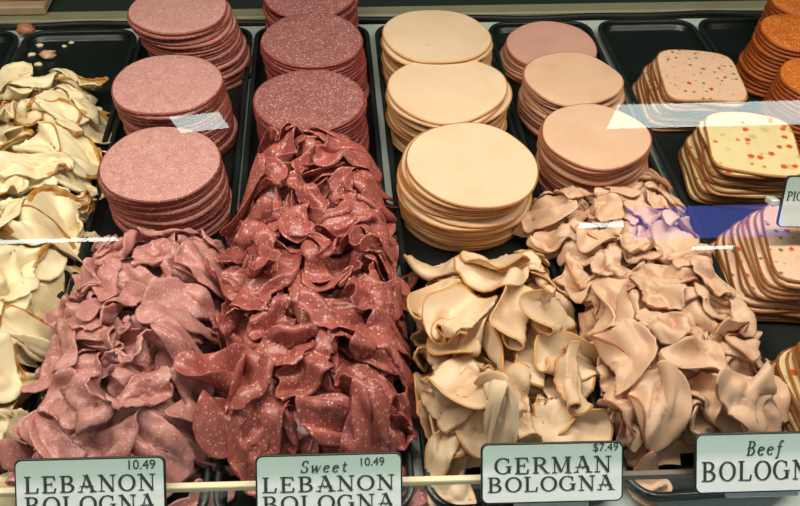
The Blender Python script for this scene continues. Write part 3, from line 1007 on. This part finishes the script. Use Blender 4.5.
crumb('meat_crumb', -0.321, 0.810, 0.0095, M['beef'], 'large pinkish meat crumb on the bare rear of the turkey tray')
for (x, y, s) in ((-0.360, 0.833, 0.0035), (-0.335, 0.832, 0.0045), (-0.340, 0.814, 0.0042), (-0.328, 0.793, 0.0045), (-0.353, 0.792, 0.0030), (-0.346, 0.779, 0.0028), (-0.342, 0.791, 0.0025), (-0.308, 0.831, 0.0030), (-0.301, 0.838, 0.0035), (-0.302, 0.849, 0.0020)):
    crumb('meat_crumb', x, y, s, M['turkey'], 'tiny white meat crumb on the bare rear of the turkey tray', 'white crumbs on the turkey tray')
crumb('dried_scrap', -0.357, 0.860, 0.011, M['beef_rind'], 'dried orange scrap stuck on the white deck between tray corners', z=0.0075)

# ------------------------------------------------------------------ price tags and their lettering
def glyph(ch):
    """engraved display capitals, unit cap height: list of (polyline, widths) plus serif bars; returns strokes and advance"""
    k, t = 0.155, 0.052           # thick and thin strokes
    S = []
    def st(p, w):
        S.append((p, w))
    def serif(x, y, L=0.17, up=0):
        st([(x - L, y), (x + L, y)], t)
    def stem(x, y0=0, y1=1, s0=True, s1=True):
        st([(x, y0), (x, y1)], k)
        if s0: serif(x, y0 + t / 2)
        if s1: serif(x, y1 - t / 2)
    def arc(cx, cy, rx, ry, a0, a1, wv, n=16):
        P, W = [], []
        for i in range(n + 1):
            a = math.radians(a0 + (a1 - a0) * i / n)
            P.append((cx + rx * math.cos(a), cy + ry * math.sin(a)))
            W.append(t + (wv - t) * abs(math.cos(a)) ** 1.5)
        S.append((P, W))
    if ch == 'L':
        stem(0.22); st([(0.22, t / 2), (0.72, t / 2)], t); st([(0.70, 0), (0.76, 0.30)], 0.09); return S, 0.86
    if ch == 'E':
        stem(0.22); st([(0.22, t / 2), (0.72, t / 2)], t); st([(0.22, 1 - t / 2), (0.70, 1 - t / 2)], t); st([(0.22, 0.52), (0.55, 0.52)], t)
        st([(0.70, 0), (0.76, 0.28)], 0.09); st([(0.68, 1), (0.72, 0.76)], 0.08); st([(0.55, 0.40), (0.55, 0.64)], 0.06); return S, 0.88
    if ch == 'B':
        stem(0.22); arc(0.42, 0.75, 0.24, 0.22, 90, -90, k); arc(0.44, 0.26, 0.29, 0.235, 90, -90, k)
        st([(0.22, 1 - t / 2), (0.44, 1 - t / 2)], t); st([(0.22, 0.52), (0.46, 0.52)], t); st([(0.22, t / 2), (0.46, t / 2)], t); return S, 0.92
    if ch == 'A':
        st([(0.16, 0), (0.46, 1)], t); st([(0.46, 1.03), (0.82, 0)], k); serif(0.14, t / 2, 0.14); serif(0.82, t / 2, 0.18)
        st([(0.10, 0.34), (0.84, 0.34)], t * 0.8); st([(0.34, 0.50), (0.48, 0.22), (0.62, 0.50)], t * 0.7); st([(0.30, 1 - t / 2), (0.52, 1 - t / 2)], t); return S, 1.0
    if ch == 'N':
        st([(0.20, 0), (0.20, 1)], t * 1.2); serif(0.20, t / 2, 0.15); st([(0.16, 1), (0.80, 0)], k); st([(0.80, 0), (0.80, 1)], t * 1.2)
        serif(0.80, 1 - t / 2, 0.15); st([(0.02, 1 - t / 2), (0.26, 1 - t / 2)], t); return S, 1.0
    if ch == 'O':
        arc(0.48, 0.5, 0.385, 0.47, 0, 360, k, 32); return S, 0.97
    if ch == 'G':
        arc(0.48, 0.5, 0.385, 0.47, 50, 320, k, 28); st([(0.80, 0.06), (0.80, 0.46)], k * 0.9); st([(0.62, 0.46), (0.94, 0.46)], t); st([(0.76, 0.95), (0.76, 0.68)], 0.07)
        st([(0.70, 0.30), (0.92, 0.30)], t * 0.8); return S, 1.0
    if ch == 'R':
        stem(0.22); arc(0.42, 0.74, 0.26, 0.23, 90, -90, k); st([(0.22, 1 - t / 2), (0.44, 1 - t / 2)], t); st([(0.22, 0.51), (0.44, 0.51)], t)
        st([(0.44, 0.52), (0.80, 0.03)], k * 0.85); st([(0.76, t / 2), (0.96, t / 2)], t); return S, 0.96
    if ch == 'M':
        st([(0.20, 0), (0.20, 1)], t * 1.2); serif(0.20, t / 2, 0.14); st([(0.18, 1), (0.55, 0.06)], k); st([(0.55, 0.06), (0.90, 1)], t); stem(0.92)
        st([(0.04, 1 - t / 2), (0.22, 1 - t / 2)], t); return S, 1.16
    if ch == 'P':
        stem(0.22); arc(0.42, 0.73, 0.27, 0.24, 90, -90, k); st([(0.22, 1 - t / 2), (0.44, 1 - t / 2)], t); st([(0.22, 0.49), (0.44, 0.49)], t); return S, 0.80
    if ch == 'I':
        stem(0.22); return S, 0.46
    if ch == 'C':
        arc(0.48, 0.5, 0.385, 0.47, 50, 310, k, 28); st([(0.76, 0.95), (0.76, 0.68)], 0.07); st([(0.76, 0.05), (0.76, 0.28)], 0.05); return S, 0.92
    return S, 0.5


def italic(ch):
    k, t = 0.15, 0.06
    S = []
    def st(p, w): S.append((p, w))
    def arc(cx, cy, rx, ry, a0, a1, wv, n=14):
        P, W = [], []
        for i in range(n + 1):
            a = math.radians(a0 + (a1 - a0) * i / n)
            P.append((cx + rx * math.cos(a), cy + ry * math.sin(a)))
            W.append(t + (wv - t) * abs(math.cos(a)) ** 1.5)
        S.append((P, W))
    if ch == 'S':
        arc(0.36, 0.76, 0.24, 0.22, 30, 255, k); arc(0.36, 0.25, 0.26, 0.23, 80, -150, k); st([(0.58, 0.98), (0.57, 0.76)], 0.06); st([(0.10, 0.02), (0.11, 0.28)], 0.06); return S, 0.78
    if ch == 'w':
        st([(0.08, 0.58), (0.22, 0.0)], k); st([(0.22, 0.0), (0.44, 0.6)], t); st([(0.44, 0.6), (0.56, 0.0)], k); st([(0.56, 0.0), (0.80, 0.6)], t); st([(0.0, 0.58), (0.18, 0.58)], t); return S, 0.92
    if ch == 'e':
        arc(0.30, 0.30, 0.23, 0.28, 20, 320, k); st([(0.10, 0.32), (0.52, 0.40)], t); return S, 0.66
    if ch == 't':
        st([(0.20, 0.85), (0.20, 0.12), (0.28, 0.03), (0.42, 0.10)], 0.12); st([(0.04, 0.58), (0.42, 0.58)], t); return S, 0.52
    if ch == 'B':
        st([(0.2, 0), (0.2, 1)], k); arc(0.38, 0.76, 0.22, 0.21, 90, -90, k); arc(0.40, 0.27, 0.26, 0.24, 90, -90, k)
        for y in (t / 2, 0.52, 1 - t / 2): st([(0.04, y), (0.40, y)], t)
        return S, 0.84
    if ch == 'f':
        st([(0.20, -0.22), (0.24, 0.1), (0.24, 0.82), (0.34, 0.98), (0.52, 0.94)], 0.12); st([(0.06, 0.58), (0.46, 0.58)], t); st([(0.02, -0.2), (0.2, -0.22)], 0.08); return S, 0.58
    return S, 0.4


def stroke_vf(p, wd, sx, sy, ox, oy, z, slant=0.0):
    P = np.array(p, dtype=float)
    W = np.full(len(P), wd) if np.isscalar(wd) else np.array(wd)
    P = np.stack([P[:, 0] + slant * P[:, 1], P[:, 1]], 1)
    d = np.gradient(P, axis=0)
    d /= np.linalg.norm(d, axis=1, keepdims=True) + 1e-9
    nn = np.stack([-d[:, 1], d[:, 0]], 1)
    A, B = P + nn * W[:, None] / 2, P - nn * W[:, None] / 2
    V, F = [], []
    n = len(P)
    for zz in (z, z - 0.0003):
        for Q in (A, B):
            V += [(ox + q[0] * sx, oy + q[1] * sy, zz) for q in Q]
    for i in range(n - 1):
        F.append((n + i, n + i + 1, i + 1, i))
        F.append((i, i + 1, 2 * n + i + 1, 2 * n + i))
        F.append((n + i + 1, n + i, 3 * n + i, 3 * n + i + 1))
    return V, F


def text_mesh(name, s, width, height, x0, y0, z, fn=glyph, slant=0.0, sp=0.06):
    adv = []
    for ch in s:
        adv.append(fn(ch)[1] + sp)
    tot = sum(adv) - sp
    sx = width / tot
    parts, x = [], 0
    for i, ch in enumerate(s):
        for j, (p, wd) in enumerate(fn(ch)[0]):
            parts.append(stroke_vf(p, wd, sx, height, x0 + x * sx, y0, z + 0.000012 * (j + (i % 2) * 7), slant))
        x += adv[i]
    V, F = merge(parts)
    return mesh(name, V, F, M['ink'], False)


def sans_mesh(name, s, size, xr, y, z):
    cu = bpy.data.curves.new(name, 'FONT')
    cu.body = s
    cu.size = size
    cu.align_x = 'RIGHT'
    cu.extrude = 0.0001
    ob = bpy.data.objects.new('price_source', cu)
    COL.objects.link(ob)
    dg = bpy.context.evaluated_depsgraph_get()
    dg.update()
    me = bpy.data.meshes.new_from_object(ob.evaluated_get(dg))
    bpy.data.objects.remove(ob)
    bpy.data.curves.remove(cu)
    me.name = name
    for v in me.vertices:
        v.co.x += xr
        v.co.y += y
        v.co.z += z
    me.materials.clear()
    me.materials.append(M['ink'])
    return me


def price_tag(loc, rot, wd, ht, label, lines, price=None, clip=True):
    """local x across, y up the card, z out of its face; origin at the card's centre"""
    t = empty('price_tag', loc, rot)
    tag(t, label, 'price tag', 'deli price tags')
    hw, hh = wd / 2, ht / 2
    R = [rrect(-hw, hw, -hh, hh, 0.0045, -0.0016), rrect(-hw, hw, -hh, hh, 0.0045, 0.0002), rrect(-hw + 0.0003, hw - 0.0003, -hh + 0.0003, hh - 0.0003, 0.0042, 0.0005)]
    link('border', mesh('border', *loft(R, True), M['tag_edge'], False), t)
    e = 0.0011
    R = [rrect(-hw + e, hw - e, -hh + e, hh - e, 0.0036, 0.0004), rrect(-hw + e, hw - e, -hh + e, hh - e, 0.0036, 0.0008)]
    link('card', mesh('card', *loft(R, True), M['card'], False), t)
    for ln in lines:
        link('lettering', text_mesh('lettering', *ln[:1], ln[1], ln[2], ln[3], ln[4], 0.0011, *(ln[5:])), t)
    if price:
        link('price', sans_mesh('price', price[0], price[1], price[2], price[3], 0.0010), t)
    if clip:
        link('clip', mesh('clip', *box_vf(-0.024, 0.024, -hh - 0.004, -hh + 0.008, -0.0045, -0.0017, 0.0006), M['clear_clip'], False), t)
    return t


WD, HT = 0.091, 0.0387
TILT = math.radians(47)


def row(f0, f1):
    """from fractions down the card to a baseline and a letter height"""
    return HT / 2 - f1 * HT, (f1 - f0) * HT


def line(sx, x0, x1, f0, f1, *more):
    y, h = row(f0, f1)
    return (sx, (x1 - x0) * WD, h, (x0 - 0.5) * WD, y) + more


price_tag((-0.1590, 0.2478, 0.046), (TILT, 0, -0.037), WD, HT, 'price tag reading LEBANON BOLOGNA, in front of the pink shaved heap',
          [line('LEBANON', 0.06, 0.94, 0.27, 0.54), line('BOLOGNA', 0.06, 0.94, 0.60, 0.87)], ('10.49', 0.0082, 0.44 * WD, HT / 2 - 0.19 * HT))
price_tag((-0.0129, 0.2410, 0.046), (TILT, 0, -0.037), WD, HT, 'price tag reading Sweet LEBANON BOLOGNA, in front of the dark red heap',
          [line('Sweet', 0.30, 0.62, 0.10, 0.29, italic, 0.22, 0.16), line('LEBANON', 0.04, 0.95, 0.35, 0.60), line('BOLOGNA', 0.04, 0.95, 0.66, 0.91)], ('10.49', 0.0074, 0.38 * WD, HT / 2 - 0.2 * HT))
price_tag((0.1280, 0.2398, 0.046), (TILT, 0, -0.040), WD, HT, 'price tag reading GERMAN BOLOGNA, in front of the cream coloured slices',
          [line('GERMAN', 0.09, 0.92, 0.23, 0.50), line('BOLOGNA', 0.04, 0.94, 0.55, 0.80)], ('$7.49', 0.0074, 0.465 * WD, HT / 2 - 0.15 * HT))
price_tag((0.2648, 0.2358, 0.050), (TILT, 0, -0.037), WD, HT, 'price tag reading Beef BOLOGNA, in front of the peach shaved heap',
          [line('Beef', 0.36, 0.62, 0.13, 0.37, italic, 0.22, 0.14), line('BOLOGNA', 0.04, 0.96, 0.46, 0.79)])
pt = price_tag((0.3926, 0.4370, 0.086), (math.radians(66), 0, math.radians(-4)), 0.085, 0.043, 'white price tag reading PIC, standing among the square loaf stacks',
               [('PIC', 0.0128, 0.0075, -0.0395, 0.0015)], None, False)
link('spike', mesh('spike', *box_vf(-0.05, -0.0425, -0.004, 0.001, -0.012, -0.001, 0.0008), M['clear_clip'], False), pt)
